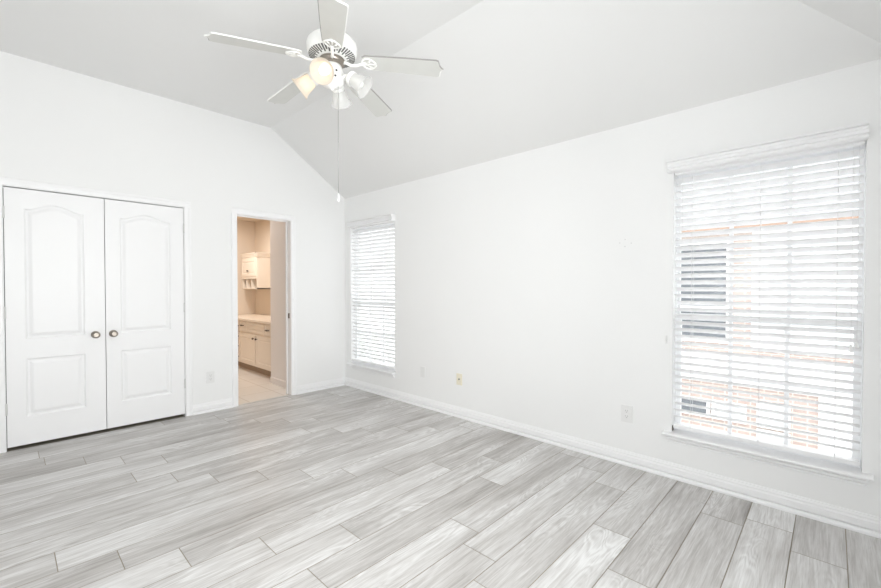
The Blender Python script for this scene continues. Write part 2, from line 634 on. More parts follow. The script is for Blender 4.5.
baseboard('baseboard_back', [((XL, 0, 0), (CD0 - 0.06, 0, 0)), ((CD1 + 0.058, 0, 0), (BD0 - 0.062, 0, 0)), ((BD1 + 0.062, 0, 0), (0, 0, 0))], (0, -1, 0), 'white moulded baseboard between the doors on the gabled wall')
baseboard('baseboard_right', [((0, 0, 0), (0, YF, 0))], (-1, 0, 0), 'white moulded baseboard below the two blinds')
baseboard('baseboard_left', [((XL, 0, 0), (XL, YF, 0))], (1, 0, 0), 'white moulded baseboard at the wall beside the camera')
baseboard('baseboard_front', [((XL, YF, 0), (0, YF, 0))], (0, 1, 0), 'white moulded baseboard behind the camera')


# door casings
def casing(name, x0, x1, h, label, w=0.057):
    mb = MB()
    prof = [(0, 0), (0.010, 0), (0.013, 0.006), (0.014, 0.030), (0.018, 0.040), (0.018, w - 0.004), (0.012, w), (0, w)]
    # left, right, head
    mb.sweep(prof, (x0 - 0.004, 0, 0), (x0 - 0.004, 0, h + 0.004), up=(-1, 0, 0), out=(0, -1, 0))
    mb.sweep(prof, (x1 + 0.004, 0, 0), (x1 + 0.004, 0, h + 0.004), up=(1, 0, 0), out=(0, -1, 0))
    # mitred head made of a swept profile
    n = len(prof)
    A = [Vector((x0 - 0.004 - u, -o, h + 0.004 + u)) for o, u in prof]
    B = [Vector((x1 + 0.004 + u, -o, h + 0.004 + u)) for o, u in prof]
    va = [mb.bm.verts.new(p) for p in A]
    vb = [mb.bm.verts.new(p) for p in B]
    fs = [mb.bm.faces.new([va[i], vb[i], vb[(i + 1) % n], va[(i + 1) % n]]) for i in range(n)]
    bmesh.ops.recalc_face_normals(mb.bm, faces=fs)
    # corner squares where the legs stop below the mitre
    for xc, sx in ((x0 - 0.004, -1), (x1 + 0.004, 1)):
        pts = []
        mb.prism([(xc, -0.0005, h + 0.004), (xc + sx * w, -0.0005, h + 0.004), (xc + sx * w, -0.0005, h + 0.004 + w)], (0, -0.0125, 0))
    return struct(mb.build(name, M['trim']), label, 'door trim')


casing('trim_1', CD0, CD1, CDH, 'white casing around the double closet doors')
casing('trim_2', BD0, BD1, BDH, 'white casing around the open bathroom doorway')

# jambs lining the two openings
mb = MB()
mb.box(BD0 - JT, BD0, -0.004, T + 0.004, 0, BDH)
mb.box(BD1, BD1 + JT, -0.004, T + 0.004, 0, BDH)
mb.box(BD0 - JT, BD1 + JT, -0.004, T + 0.004, BDH, BDH + JT)
# door stop strips
mb.box(BD0, BD0 + 0.010, 0.045, 0.075, 0, BDH)
mb.box(BD1 - 0.010, BD1, 0.085, 0.115, 0, BDH)
mb.box(BD0 + 0.010, BD1 - 0.010, 0.045, 0.075, BDH - 0.010, BDH)
trim3 = struct(mb.build('trim_3', M['trim']), 'white jamb lining the bathroom doorway', 'door trim')
mb = MB()
mb.box(BD1 - 0.0025, BD1 + 0.0005, 0.030, 0.062, 0.905, 0.965, 0.001)
sp = mb.build('strike_plate', M['bronze'], trim3)
sp['label'] = 'dark metal strike plate'

# ------------------------------------------------------------------ panelled slabs (doors, cabinet fronts)
def inset_poly(pts, d):
    """offset a CCW polygon inward by d (mitred)"""
    n = len(pts)
    out = []
    for i in range(n):
        p0, p1, p2 = Vector(pts[i - 1]), Vector(pts[i]), Vector(pts[(i + 1) % n])
        e1 = (p1 - p0).normalized()
        e2 = (p2 - p1).normalized()
        n1 = Vector((-e1.y, e1.x))
        n2 = Vector((-e2.y, e2.x))
        k = 1 + n1.dot(n2)
        m = (n1 + n2) / max(k, 0.3)
        out.append(p1 + m * d)
    return out


def slab(mb, w, h, t, panels, org, U, V, N, rings):
    """a door slab w x h, thickness t; origin bottom left of the FRONT face; N points to the viewer.
    panels: list of CCW outlines; rings: list of (inset, depth)"""
    bm = mb.bm
    org, U, V, N = Vector(org), Vector(U), Vector(V), Vector(N)
    P = lambda u, v, d=0.0: org + U * u + V * v + N * d
    outer = [bm.verts.new(P(*q)) for q in ((0, 0), (w, 0), (w, h), (0, h))]
    back = [bm.verts.new(P(q[0], q[1], -t)) for q in ((0, 0), (w, 0), (w, h), (0, h))]
    faces = [bm.faces.new(back[::-1])]
    for i in range(4):
        faces.append(bm.faces.new([outer[i], back[i], back[(i + 1) % 4], outer[(i + 1) % 4]]))
    edges = []
    for i in range(4): edges.append(bm.edges.get((outer[i], outer[(i + 1) % 4])))
    for pl in panels:
        prev = [bm.verts.new(P(q[0], q[1])) for q in pl]
        n = len(prev)
        edges += [bm.edges.new((prev[i], prev[(i + 1) % n])) for i in range(n)]
        for ins, dep in rings:
            cur = [bm.verts.new(P(q.x, q.y, dep)) for q in inset_poly(pl, ins)]
            for i in range(n):
                faces.append(bm.faces.new([prev[i], prev[(i + 1) % n], cur[(i + 1) % n], cur[i]]))
            prev = cur
        faces.append(bm.faces.new(prev))
    g = bmesh.ops.triangle_fill(bm, use_beauty=True, use_dissolve=False, edges=edges, normal=N)
    faces += [x for x in g['geom'] if isinstance(x, bmesh.types.BMFace)]
    bmesh.ops.recalc_face_normals(bm, faces=faces)


def rect(u0, u1, v0, v1):
    return [(u0, v0), (u1, v0), (u1, v1), (u0, v1)]


def arch(u0, u1, v0, vs, vp, n=22):
    pts = [(u0, v0), (u1, v0), (u1, vs)]
    w = u1 - u0
    a, b = u1 - w * 0.06, u0 + w * 0.06
    for i in range(n + 1):
        t = i / n
        u = a + (b - a) * t
        s = math.sin(PI * t)
        k = s ** 1.45
        pts.append((u, vs + (vp - vs) * k))
    pts.append((u0, vs))
    return pts


DOOR_RINGS = [(0.005, -0.005), (0.012, -0.0105), (0.022, -0.0105), (0.036, -0.004), (0.046, -0.0012)]
dw = (CD1 - CD0) / 2
gapd = 0.004


def hinge(mb, x, z, r=0.0065):
    mb.lathe([(0, -0.047), (r * 0.7, -0.047), (r, -0.044), (r, 0.044), (r * 0.7, 0.047), (0, 0.047)], (x, -0.006, z), seg=12)


def closet_door(name, x0, x1, knob_x, hx, label, px):
    root = base(name, ((x0 + x1) / 2, 0.0, 0.0), label, 'door', kind='structure')
    root.location = ((x0 + x1) / 2, 0.017, 0.0)
    z0, z1 = 0.026, CDH - 0.008
    mb = MB()
    w, h = x1 - x0, z1 - z0
    a, b = px[0] - x0, px[1] - x0
    slab(mb, w, h, 0.035, [arch(a, b, 0.862 - z0, 1.888 - z0, 1.938 - z0), rect(a, b, 0.246 - z0, 0.706 - z0)], (x0, 0.0, z0), (1, 0, 0), (0, 0, 1), (0, -1, 0), DOOR_RINGS)
    mb.build('door_leaf', M['door'], root)
    mb = MB()
    mb.lathe([(0, 0.0), (0.031, 0.0), (0.031, 0.004), (0.026, 0.008), (0.012, 0.010), (0.011, 0.026), (0.016, 0.032), (0.0255, 0.040), (0.028, 0.049), (0.0255, 0.058), (0.017, 0.063), (0.013, 0.0625), (0.0, 0.064)],
             (knob_x, 0.0, 0.862), (0, -1, 0), 28)
    k = mb.build('door_knob', M['nickel'], root)
    k['label'] = 'satin nickel door knob'
    for z in (1.848, 1.074, 0.325):
        mb = MB()
        hinge(mb, hx, z)
        mb.build('hinge', M['hinge'], root)
    return root


mid = (CD0 + CD1) / 2
closet_door('door_1', CD0 + gapd, mid - 0.0025, mid - 0.070, CD0 + 0.002, 'white closet door leaf hinged on its outer side nearest the photo edge', (-2.948, -2.588))
closet_door('door_2', mid + 0.0025, CD1 - gapd, mid + 0.052, CD1 - 0.002, 'white closet door leaf hinged beside the wall outlet', (-2.347, -1.958))
# closet space behind
mb = MB()
mb.box(CD0 - 0.12, CD0 - 0.06, T, 0.75, -0.05, 2.5)
mb.box(CD1 + 0.06, CD1 + 0.12, T, 0.75, -0.05, 2.5)
mb.box(CD0 - 0.12, CD1 + 0.12, 0.75, 0.81, -0.05, 2.5)
mb.box(CD0 - 0.12, CD1 + 0.12, T, 0.81, 2.44, 2.5)
mb.box(CD0 - 0.12, CD1 + 0.12, 0.151, 0.81, -0.05, -0.02)
struct(mb.build('wall_closet', M['fanvent']), 'dark inside of the closet behind the doors', 'wall')


# ------------------------------------------------------------------ windows
def window(idx, y0, y1, label):
    root = base('window_%d' % idx, (0.10, (y0 + y1) / 2, WZ0), label, 'window', kind='structure')
    z0, z1 = WZ0, WZ1
    xa, xb = 0.070, 0.120
    zm = 1.05
    mb = MB()
    f = 0.010
    mb.box(xa, xb + 0.01, y0, y0 + f, z0, z1, 0.002)
    mb.box(xa, xb + 0.01, y1 - f, y1, z0, z1, 0.002)
    mb.box(xa, xb + 0.01, y0 + f, y1 - f, z1 - f, z1, 0.002)
    mb.box(xa, xb + 0.01, y0 + f, y1 - f, z0, z0 + f, 0.002)
    mb.build('window_frame', M['vinyl'], root)
    for nm, za, zb, x0, x1, rail in (('upper_sash', zm, z1 - f, 0.096, 0.114, 0.013), ('lower_sash', z0 + f, zm + 0.045, 0.074, 0.094, 0.026)):
        mb = MB()
        ya, yb = y0 + f, y1 - f
        mb.box(x0, x1, ya, ya + rail, za, zb, 0.0015)
        mb.box(x0, x1, yb - rail, yb, za, zb, 0.0015)
        mb.box(x0, x1, ya + rail, yb - rail, za, za + 0.04, 0.0015)
        mb.box(x0, x1, ya + rail, yb - rail, zb - 0.04, zb, 0.0015)
        s = mb.build(nm, M['vinyl'], root)
        # muntin grid, three columns by two rows
        mb = MB()
        gw = (yb - ya - 2 * rail)
        for k in (1, 2):
            yc = ya + rail + gw * k / 3
            mb.box(x0 + 0.004, x1 - 0.004, yc - 0.011, yc + 0.011, za + 0.04, zb - 0.04)
        zc = (za + zb) / 2
        mb.box(x0 + 0.005, x1 - 0.005, ya + rail, yb - rail, zc - 0.011, zc + 0.011)
        mb.build('muntin_grid', M['vinyl'], s)
        mb = MB()
        mb.box((x0 + x1) / 2 - 0.0015, (x0 + x1) / 2 + 0.0015, ya + rail - 0.004, yb - rail + 0.004, za + 0.036, zb - 0.036)
        mb.build('pane', M['glass'], s)
    # stool with a rounded nose and the apron below it
    ov = 0.042 if idx == 1 else 0.014
    oy = -0.012 if idx == 2 else -ov
    mb = MB()
    prof = [(-0.08, 0), (0.040, 0.0), (0.052, 0.004), (0.056, 0.012), (0.052, 0.020), (0.040, 0.023), (-0.08, 0.023)]
    mb.sweep(prof, (0, y0 + 0.001, 0.283), (0, y1 - 0.001, 0.283), out=(-1, 0, 0))
    prof2 = [(0.0, 0), (0.040, 0.0), (0.052, 0.004), (0.056, 0.012), (0.052, 0.020), (0.040, 0.023), (0.0, 0.023)]
    ya, yb = y0 - ov, min(y1 + ov, -0.06)
    mb.sweep(prof2, (0, ya, 0.283), (0, y0 + 0.001, 0.283), out=(-1, 0, 0))
    mb.sweep(prof2, (0, y1 - 0.001, 0.283), (0, yb, 0.283), out=(-1, 0, 0))
    mb.build('window_sill', M['trim'], root)
    mb = MB()
    ap = [(0, 0), (0.008, 0.0), (0.013, 0.004), (0.013, 0.012), (0.006, 0.014), (0.006, 0.017), (0.020, 0.019), (0.024, 0.034), (0.020, 0.038), (0, 0.038)]
    mb.sweep(ap, (0, ya + 0.018, 0.239), (0, yb - 0.018, 0.239), out=(-1, 0, 0))
    mb.build('apron', M['trim'], root)
    return root


window(1, W1[0], W1[1], 'wide white window behind the blind nearest the camera')
window(2, W2[0], W2[1], 'white window behind the blind in the far corner')


# unseen windows added behind and beside the camera to let in fill light
def fill_window(idx, lo, hi, label):
    # lo, hi: opposite corners of the opening; thin along x or y
    (xa, ya, za), (xb, yb, zb) = lo, hi
    root = base('window_%d' % idx, ((xa + xb) / 2, (ya + yb) / 2, za), label, 'window', kind='structure')
    alongy = (yb - ya) > (xb - xa)
    mb = MB()
    f = 0.045

    def bx(a0, a1, z0, z1):
        if alongy: mb.box(xa, xb, a0, a1, z0, z1)
        else: mb.box(a0, a1, ya, yb, z0, z1)
    a0, a1 = (ya, yb) if alongy else (xa, xb)
    bx(a0, a0 + f, za, zb); bx(a1 - f, a1, za, zb); bx(a0 + f, a1 - f, za, za + f); bx(a0 + f, a1 - f, zb - f, zb)
    bx((a0 + a1) / 2 - f / 2, (a0 + a1) / 2 + f / 2, za + f, zb - f)
    mb.build('window_frame', M['vinyl'], root)
    mb = MB()
    if alongy: mb.box((xa + xb) / 2 - 0.002, (xa + xb) / 2 + 0.002, a0 + f, a1 - f, za + f, zb - f)
    else: mb.box(a0 + f, a1 - f, (ya + yb) / 2 - 0.002, (ya + yb) / 2 + 0.002, za + f, zb - f)
    mb.build('pane', M['glass'], root)


fill_window(3, (XL - 0.085, LW[0], LW[2]), (XL - 0.035, LW[1], LW[3]), 'unseen plain window added beside the camera for fill light')
fill_window(4, (FW[0], YF - 0.085, FW[2]), (FW[1], YF - 0.035, FW[3]), 'unseen plain window added behind the camera for fill light')


# ------------------------------------------------------------------ blinds
def blind(y0, y1, v0, v1, ladders, label, tilt=33, pull_y=None, bracket=False):
    root = base('window_blind', (0.02, (y0 + y1) / 2, 2.03), label, 'blind', 'white slatted window blinds')
    ya, yb = y0 + 0.008, y1 - 0.008
    # crown valance: stepped moulding standing off the wall
    mb = MB()
    prof = [(0.0, 0.0), (0.052, 0.0), (0.060, 0.005), (0.062, 0.014), (0.048, 0.020), (0.048, 0.024), (0.055, 0.026), (0.055, 0.042), (0.060, 0.046), (0.060, 0.056), (0.052, 0.058), (0.052, 0.061), (0.066, 0.064), (0.070, 0.070), (0.070, 0.074), (0.0, 0.074)]
    mb.sweep(prof, (0, v0, 2.025), (0, v1, 2.025), out=(-1, 0, 0))
    mb.build('valance', M['blind'], root)
    mb = MB()
    mb.box(0.002, 0.055, ya, yb, 2.012, 2.0295, 0.002)
    mb.build('headrail', M['blind'], root)
    # slats
    mb = MB()
    pitch, hw, th = 0.0447, 0.0255, 0.0030
    c, s = math.cos(R(tilt)), math.sin(R(tilt))
    z = 1.972
    cx = 0.026
    n = 0
    rg = random.Random(int(abs(y0) * 100))
    while z > 0.385:
        seg = 5
        top, bot = [], []
        tl = R(tilt + rg.uniform(-1.2, 1.2))
        c, s = math.cos(tl), math.sin(tl)
        for i in range(seg):
            a = -hw + 2 * hw * i / (seg - 1)        # -hw: room edge, +hw: glass edge
            cr = 0.0022 * (1 - (a / hw) ** 2)
            for lst, h in ((top, cr + th / 2), (bot, cr - th / 2)):
                lst.append(Vector((cx + a * c + h * s, 0, z - a * s + h * c)))
        pts = [(p.x, ya, p.z) for p in bot + top[::-1]]
        mb.prism(pts, (0, yb - ya, 0))
        z -= pitch
        n += 1
    mb.build('slats', M['slat'], root)
    mb = MB()
    mb.box(0.004, 0.052, ya, yb, 0.332, 0.356, 0.004)
    mb.build('bottom_rail', M['blind'], root)
    for y in ladders:
        mb = MB()
        mb.tube([(0.0005, y, 1.99), (0.0005, y, 0.35)], 0.0011, 6)
        mb.tube([(0.0515, y, 1.99), (0.0515, y, 0.35)], 0.0011, 6)
        mb.build('ladder_cord', M['cord'], root)
    # lift cords ending in tassels
    if pull_y:
        mb = MB()
        zt = 0.955
        for k, dy in enumerate((-0.012, 0.010)):
            y = pull_y + dy
            zz = zt + (0.012 if k == 0 else -0.008)
            mb.tube([(-0.006, y, 2.0), (-0.006, y, zz + 0.02)], 0.0008, 6)
        cd = mb.build('lift_cord', M['cord'], root)
        mb = MB()
        for k, dy in enumerate((-0.012, 0.010)):
            y = pull_y + dy
            zz = zt + (0.012 if k == 0 else -0.008)
            mb.lathe([(0, 0.022), (0.003, 0.022), (0.0045, 0.012), (0.0075, -0.010), (0.0085, -0.016), (0.0, -0.018)], (-0.010, y, zz), seg=12)
        mb.build('tassel', M['plate'], cd)
    # tilt cords on the other side
    mb = MB()
    ty = y1 - 0.055
    mb.tube([(-0.004, ty, 2.0), (-0.004, ty, 1.62)], 0.0008, 6)
    mb.build('tilt_cord', M['cord'], root)
    if bracket:
        mb = MB()
        mb.box(0.006, 0.034, y1 - 0.006, y1 - 0.002, 0.310, 0.345, 0.001)
        b = mb.build('hold_down_bracket', M['bronze'], root)
        b['label'] = 'dark metal hold-down bracket'
    return root


blind(W1[0], W1[1], -4.742, -3.822, (-3.955, -4.306, -4.634), 'wide white slatted blind nearest the camera, brick house showing between its slats', 30, -4.700, True)
blind(W2[0], W2[1], -1.012, -0.135, (-0.300, -0.575, -0.880), 'white slatted blind in the far corner beside the bathroom doorway, bright behind', 30, -0.945)

# cord cleats on the wall
def cleat(y, z, label):
    mb = MB()
    mb.box(-0.004, 0, y - 0.006, y + 0.006, z - 0.028, z + 0.028, 0.0015)
    mb.tube([(-0.003, y, z + 0.006), (-0.013, y, z + 0.012), (-0.017, y, z + 0.030)], [0.004, 0.0035, 0.003], 8)
    mb.tube([(-0.003, y, z - 0.006), (-0.013, y, z - 0.012), (-0.017, y, z - 0.030)], [0.004, 0.0035, 0.003], 8)
    o = mb.build('cord_cleat', M['plate'], None)
    me = o.data
    me.transform(Matrix.Translation((0, -y, -z)))
    o.location = (0, y, z)
    tag(o, label, 'cleat', 'cord cleats by the blinds')


cleat(-1.03, 1.235, 'small white cord cleat beside the far corner blind')
cleat(-3.812, 0.92, 'small white cord cleat beside the wide blind nearest the camera')


# ------------------------------------------------------------------ wall plates
def plate_on_right(y, z, w, h, kind, m, label, name, cat, group=None):
    root = base(name, (0, y, z), label, cat, group)
    mb = MB()
    mb.box(-0.0075, 0, y - w / 2, y + w / 2, z - h / 2, z + h / 2, 0.0025)
    mb.build('cover_plate', m, root)
    finish_plate(root, kind, m, lambda a, b, d: (-d, y + a, z + b), (-1, 0, 0))


def plate_on_back(x, z, w, h, kind, m, label, name, cat, group=None):
    root = base(name, (x, 0, z), label, cat, group)
    mb = MB()
    mb.box(x - w / 2, x + w / 2, -0.0075, 0, z - h / 2, z + h / 2, 0.0025)
    mb.build('cover_plate', m, root)
    finish_plate(root, kind, m, lambda a, b, d: (x + a, -d, z + b), (0, -1, 0))


def fbox(mb, f, a0, a1, b0, b1, d0, d1, bev=0.0):
    p, q = Vector(f(a0, b0, d0)), Vector(f(a1, b1, d1))
    mb.box(min(p.x, q.x), max(p.x, q.x), min(p.y, q.y), max(p.y, q.y), min(p.z, q.z), max(p.z, q.z), bev)


def finish_plate(root, kind, m, f, n):
    if kind == 'outlet':
        for s in (-1, 1):
            mb = MB()
            fbox(mb, f, -0.017, 0.017, s * 0.0195 - 0.014, s * 0.0195 + 0.014, 0.004, 0.0095, 0.002)
            r = mb.build('receptacle', m, root)
            mb = MB()
            fbox(mb, f, -0.0085, -0.006, s * 0.0195 - 0.001, s * 0.0195 + 0.009, 0.0070, 0.0099)
            fbox(mb, f, 0.006, 0.0085, s * 0.0195 - 0.001, s * 0.0195 + 0.008, 0.0070, 0.0099)
            fbox(mb, f, -0.003, 0.003, s * 0.0195 - 0.010, s * 0.0195 - 0.005, 0.0070, 0.0099)
            mb.build('slots', M['slotgrey'], r)
        mb = MB()
        mb.lathe([(0, 0.006), (0.003, 0.006), (0.003, 0.0084), (0, 0.0088)], f(0, 0, 0), n, 12)
        mb.build('screw', m, root)
    elif kind == 'coax':
        mb = MB()
        mb.lathe([(0.0085, 0.005), (0.0085, 0.008), (0.0055, 0.0085), (0.0055, 0.014), (0.0, 0.014)], f(0, 0.002, 0), n, 16)
        j = mb.build('jack', M['slot'], root)
        j['label'] = 'dark coaxial socket'
        for s in (-1, 1):
            mb = MB()
            mb.lathe([(0, 0.006), (0.003, 0.006), (0.003, 0.0084), (0, 0.0088)], f(0, s * 0.04, 0), n, 12)
            mb.build('screw', m, root)
    else:
        for s in (-1, 1):
            mb = MB()
            mb.lathe([(0, 0.006), (0.003, 0.006), (0.003, 0.0084), (0, 0.0088)], f(0, s * 0.03, 0), n, 12)
            mb.build('screw', m, root)


plate_on_back(-1.617, 0.350, 0.075, 0.118, 'outlet', M['plate'], 'white duplex outlet between the closet and the bathroom doorway', 'wall_outlet', 'outlet', 'white duplex outlets')
plate_on_right(-3.559, 0.366, 0.080, 0.122, 'outlet', M['plate'], 'white duplex outlet just left of the wide blind', 'wall_outlet', 'outlet', 'white duplex outlets')
plate_on_right(-1.462, 0.372, 0.070, 0.112, 'blank', M['plate'], 'blank white wall plate between the far blind and the ivory plate', 'wall_plate', 'wall plate')
plate_on_right(-1.975, 0.370, 0.070, 0.112, 'coax', M['ivory'], 'ivory cable plate with a dark socket, low on the wall', 'cable_plate', 'wall plate')

# old screw holes in the long wall (bare anchor spots)
for y, z in ((-3.537, 1.612), (-3.500, 1.590), (-3.580, 1.583), (-3.537, 1.562)):
    mb = MB()
    mb.lathe([(0.0035, 0.0), (0.0028, 0.0010), (0.0, 0.0010)], (0, y, z), (-1, 0, 0), 10)
    mb.build('screw_hole', M['spot'], wall_right)

# ------------------------------------------------------------------ ceiling fan
FX, FY, FZ = -1.711, -2.458, 2.539
fan = base('ceiling_fan', (FX, FY, HC), 'white five-blade ceiling fan with four tulip lamps, two of them lit', 'ceiling fan')
O = Vector((FX, FY, 0))
mb = MB()
mb.lathe([(0.0, 0.0), (0.075, 0.0), (0.075, -0.012), (0.068, -0.035), (0.045, -0.060), (0.022, -0.070), (0.0, -0.070)], (FX, FY, HC))
mb.build('canopy', M['fanwhite'], fan)
mb = MB()
mb.lathe([(0.0, 2.76), (0.0125, 2.76), (0.0125, HC - 0.06), (0, HC - 0.06)], (FX, FY, 0), seg=20)
mb.build('downrod', M['fanwhite'], fan)
mb = MB()
mb.lathe([(0.0, 2.762), (0.028, 2.762), (0.038, 2.738), (0.095, 2.732), (0.128, 2.720), (0.142, 2.704), (0.146, 2.688), (0.146, 2.668), (0.143, 2.652), (0.136, 2.638), (0.129, 2.631), (0.084, 2.616), (0.070, 2.612), (0, 2.612)], (FX, FY, 0), seg=56)
hous = mb.build('motor_housing', M['fanwhite'], fan)
mb = MB()
nv = 44
for i in range(nv):
    a = 2 * PI * i / nv
    d = Vector((math.cos(a), math.sin(a), 0))
    t = Vector((-d.y, d.x, 0))
    r0, r1 = (0.086, 0.133) if i % 2 == 0 else (0.098, 0.133)
    def on(r): return 2.616 + (r - 0.084) / (0.129 - 0.084) * 0.015
    w = 0.0055
    p = [O + d * r0 - t * w * .8 + Vector((0, 0, on(r0) - 0.001)), O + d * r0 + t * w * .8 + Vector((0, 0, on(r0) - 0.001)),
         O + d * r1 + t * w + Vector((0, 0, on(r1) - 0.001)), O + d * r1 - t * w + Vector((0, 0, on(r1) - 0.001))]
    mb.prism(p, (0, 0, 0.004))
v = mb.build('vents', M['fanvent'], hous)
v['label'] = 'ring of dark cooling slots'
# flywheel under the housing which carries the blade irons
mb = MB()
mb.lathe([(0, 2.613), (0.072, 2.613), (0.076, 2.604), (0.072, 2.588), (0.055, 2.580), (0, 2.580)], (FX, FY, 0), seg=40)
mb.build('flywheel', M['nickel'], fan)
mb = MB()
mb.lathe([(0, 2.582), (0.046, 2.582), (0.055, 2.574), (0.060, 2.548), (0.060, 2.512), (0.066, 2.505), (0.066, 2.480), (0.056, 2.462), (0.030, 2.450), (0.012, 2.446), (0.010, 2.436), (0, 2.434)], (FX, FY, 0), seg=40)
sw = mb.build('switch_housing', M['fanwhite'], fan)
mb = MB()
cdir = Vector((-0.55, -0.83, 0)).normalized()
side = Vector((0.83, -0.55, 0)).normalized()
mb.lathe([(0.006, 0), (0.006, 0.004), (0, 0.005)], O + Vector((0, 0, 2.528)) + (cdir * 0.9 + side * 0.42).normalized() * 0.058, (cdir * 0.9 + side * 0.42), 12)
mb.build('switch_hole', M['slot'], sw)
mb = MB()
mb.lathe([(0.006, 0), (0.006, 0.004), (0, 0.005)], O + Vector((0, 0, 2.492)) + (cdir * 0.95 + side * 0.30).normalized() * 0.0635, (cdir * 0.95 + side * 0.30), 12)
mb.build('switch_hole', M['slot'], sw)


def make_blade(ang):
    """blade with its iron, pitch 12 degrees, leading edge down"""
    d = Vector((math.cos(ang), math.sin(ang), 0))
    t = Vector((-d.y, d.x, 0))          # counter-clockwise tangent
    pit = R(11)
    tt = t * math.cos(pit) - Vector((0, 0, 1)) * math.sin(pit)
    nn = d.cross(tt).normalized()
    P = lambda r, s, h=0.0: O + Vector((0, 0, FZ + 0.1136 * (0.66 - r))) + d * r + tt * s + nn * h
    # outline: narrow root, widening, scalloped pointed tip
    pr = [(0.185, -0.044), (0.205, -0.056), (0.30, -0.061), (0.45, -0.066), (0.60, -0.069), (0.622, -0.069), (0.634, -0.064), (0.637, -0.050), (0.640, -0.030), (0.647, -0.014), (0.660, 0.0)]
    pts = pr + [(r, -s) for r, s in pr[-2::-1]]
    mb = MB()
    bm = mb.bm
    ins = []
    for r, sd in pts:
        k = max(0.0, 1 - 0.0045 / max(abs(sd), 0.0045))
        ins.append((r - 0.004 if r > 0.5 else r + 0.003, sd * k))
    lo = [bm.verts.new(P(r, sd, -0.0035)) for r, sd in ins]
    md = [bm.verts.new(P(r, sd, -0.0005)) for r, sd in pts]
    hi = [bm.verts.new(P(r, sd, 0.003)) for r, sd in pts]
    fs = [bm.faces.new(lo), bm.faces.new(hi[::-1])]
    n = len(lo)
    for a, b in ((lo, md), (md, hi)):
        for i in range(n):
            f = bm.faces.new([a[i], b[i], b[(i + 1) % n], a[(i + 1) % n]])
            f.material_index = 1 if pts[i][1] + pts[(i + 1) % n][1] < 0 else 2
            fs.append(f)
    bmesh.ops.recalc_face_normals(bm, faces=fs)
    b = mb.build('blade', [M['blade'], M['bladeedge'], M['fanwhite']], fan)
    # iron: arm from the flywheel, then an open leaf plate screwed under the blade
    mb = MB()
    q = lambda r, s, z: O + d * r + t * s + Vector((0, 0, z))
    mb.tube([q(0.062, 0, 2.597), q(0.090, 0, 2.590), q(0.115, 0, 2.576), q(0.145, 0, 2.574), P(0.185, 0, -0.009), P(0.205, 0, -0.008)], [0.010, 0.010, 0.009, 0.0085, 0.009, 0.009], 10)
    for s in (-1, 1):
        lp = []
        for k in range(17):
            u = k / 16
            lp.append(P(0.175 + 0.088 * u, s * (0.006 + 0.036 * math.sin(PI * min(1, u * 1.02)) ** 0.8), -0.008))
        mb.tube(lp, 0.0048, 8)
        mb.tube([P(0.20, s * 0.004, -0.008), P(0.225, s * 0.022, -0.008), P(0.240, s * 0.030, -0.008)], 0.0036, 8)
    mb.tube([P(0.20, 0, -0.008), P(0.262, 0, -0.008)], 0.005, 8)
    for r, s in ((0.225, 0.020), (0.225, -0.020), (0.250, 0.0)):
        mb.lathe([(0.006, 0.0), (0.006, 0.004), (0.0, 0.006)], P(r, s, -0.008), -nn, 10)
    mb.build('blade_iron', M['fanwhite'], b)


A0 = 2.906
for k in range(5):
    make_blade(A0 - k * 2 * PI / 5)


def make_lamp(deg, lit):
    d = Vector((math.cos(R(deg)), math.sin(R(deg)), 0))
    ax = (d * math.cos(R(36)) - Vector((0, 0, 1)) * math.sin(R(36))).normalized()
    neck = O + d * 0.100 + Vector((0, 0, 2.513))
    mb = MB()
    mb.tube([O + d * 0.055 + Vector((0, 0, 2.497)), O + d * 0.072 + Vector((0, 0, 2.512)), O + d * 0.086 + Vector((0, 0, 2.519)), neck + ax * 0.004], [0.011, 0.010, 0.010, 0.013], 12)
    mb.lathe([(0.0, -0.004), (0.018, -0.003), (0.036, 0.004), (0.040, 0.012), (0.040, 0.026), (0.037, 0.028), (0.0, 0.022)], neck, ax, 28)
    arm = mb.build('lamp_arm', M['fanwhite'], fan)
    mb = MB()
    outer = [(0.034, 0.020), (0.037, 0.030), (0.042, 0.045), (0.045, 0.065), (0.048, 0.083), (0.053, 0.099), (0.061, 0.112), (0.068, 0.119)]
    inner = [(r - 0.003, h) for r, h in outer[::-1]]
    mb.lathe(outer + [(0.0668, 0.1205)] + inner, neck, ax, 36)
    # raised ribs of the pressed glass
    sh = mb.build('lamp_shade', M['shadelit'] if lit else M['shadeclear'], arm)
    sh['label'] = 'lit glowing tulip glass shade' if lit else 'unlit clear tulip glass shade'
    mb = MB()
    mb.lathe([(0.0, 0.022), (0.014, 0.022), (0.014, 0.040), (0.019, 0.047), (0.025, 0.060), (0.027, 0.074), (0.025, 0.087), (0.017, 0.097), (0.007, 0.101), (0.0, 0.102)], neck, ax, 24)
    bl = mb.build('bulb', M['bulblit'] if lit else M['bulboff'], arm)
    if lit: bl['label'] = 'lit warm bulb'


for deg, lit in ((222, True), (132, True), (42, False), (-50, False)):
    make_lamp(deg, lit)

# pull chain
CX, CY = -1.691, -2.489
mb = MB()
mb.tube([(CX, CY, 2.46), (CX, CY, 1.822)], 0.0018, 8)
n = 60
ch = mb.build('pull_chain', M['chain'], fan)
mb = MB()
mb.lathe([(0, 1.826), (0.003, 1.826), (0.005, 1.819), (0.0055, 1.806), (0.009, 1.790), (0.009, 1.782), (0.006, 1.777), (0, 1.776)], (CX, CY, 0), seg=16)
k = mb.build('chain_pull', M['plate'], ch)
k['label'] = 'white pull knob'

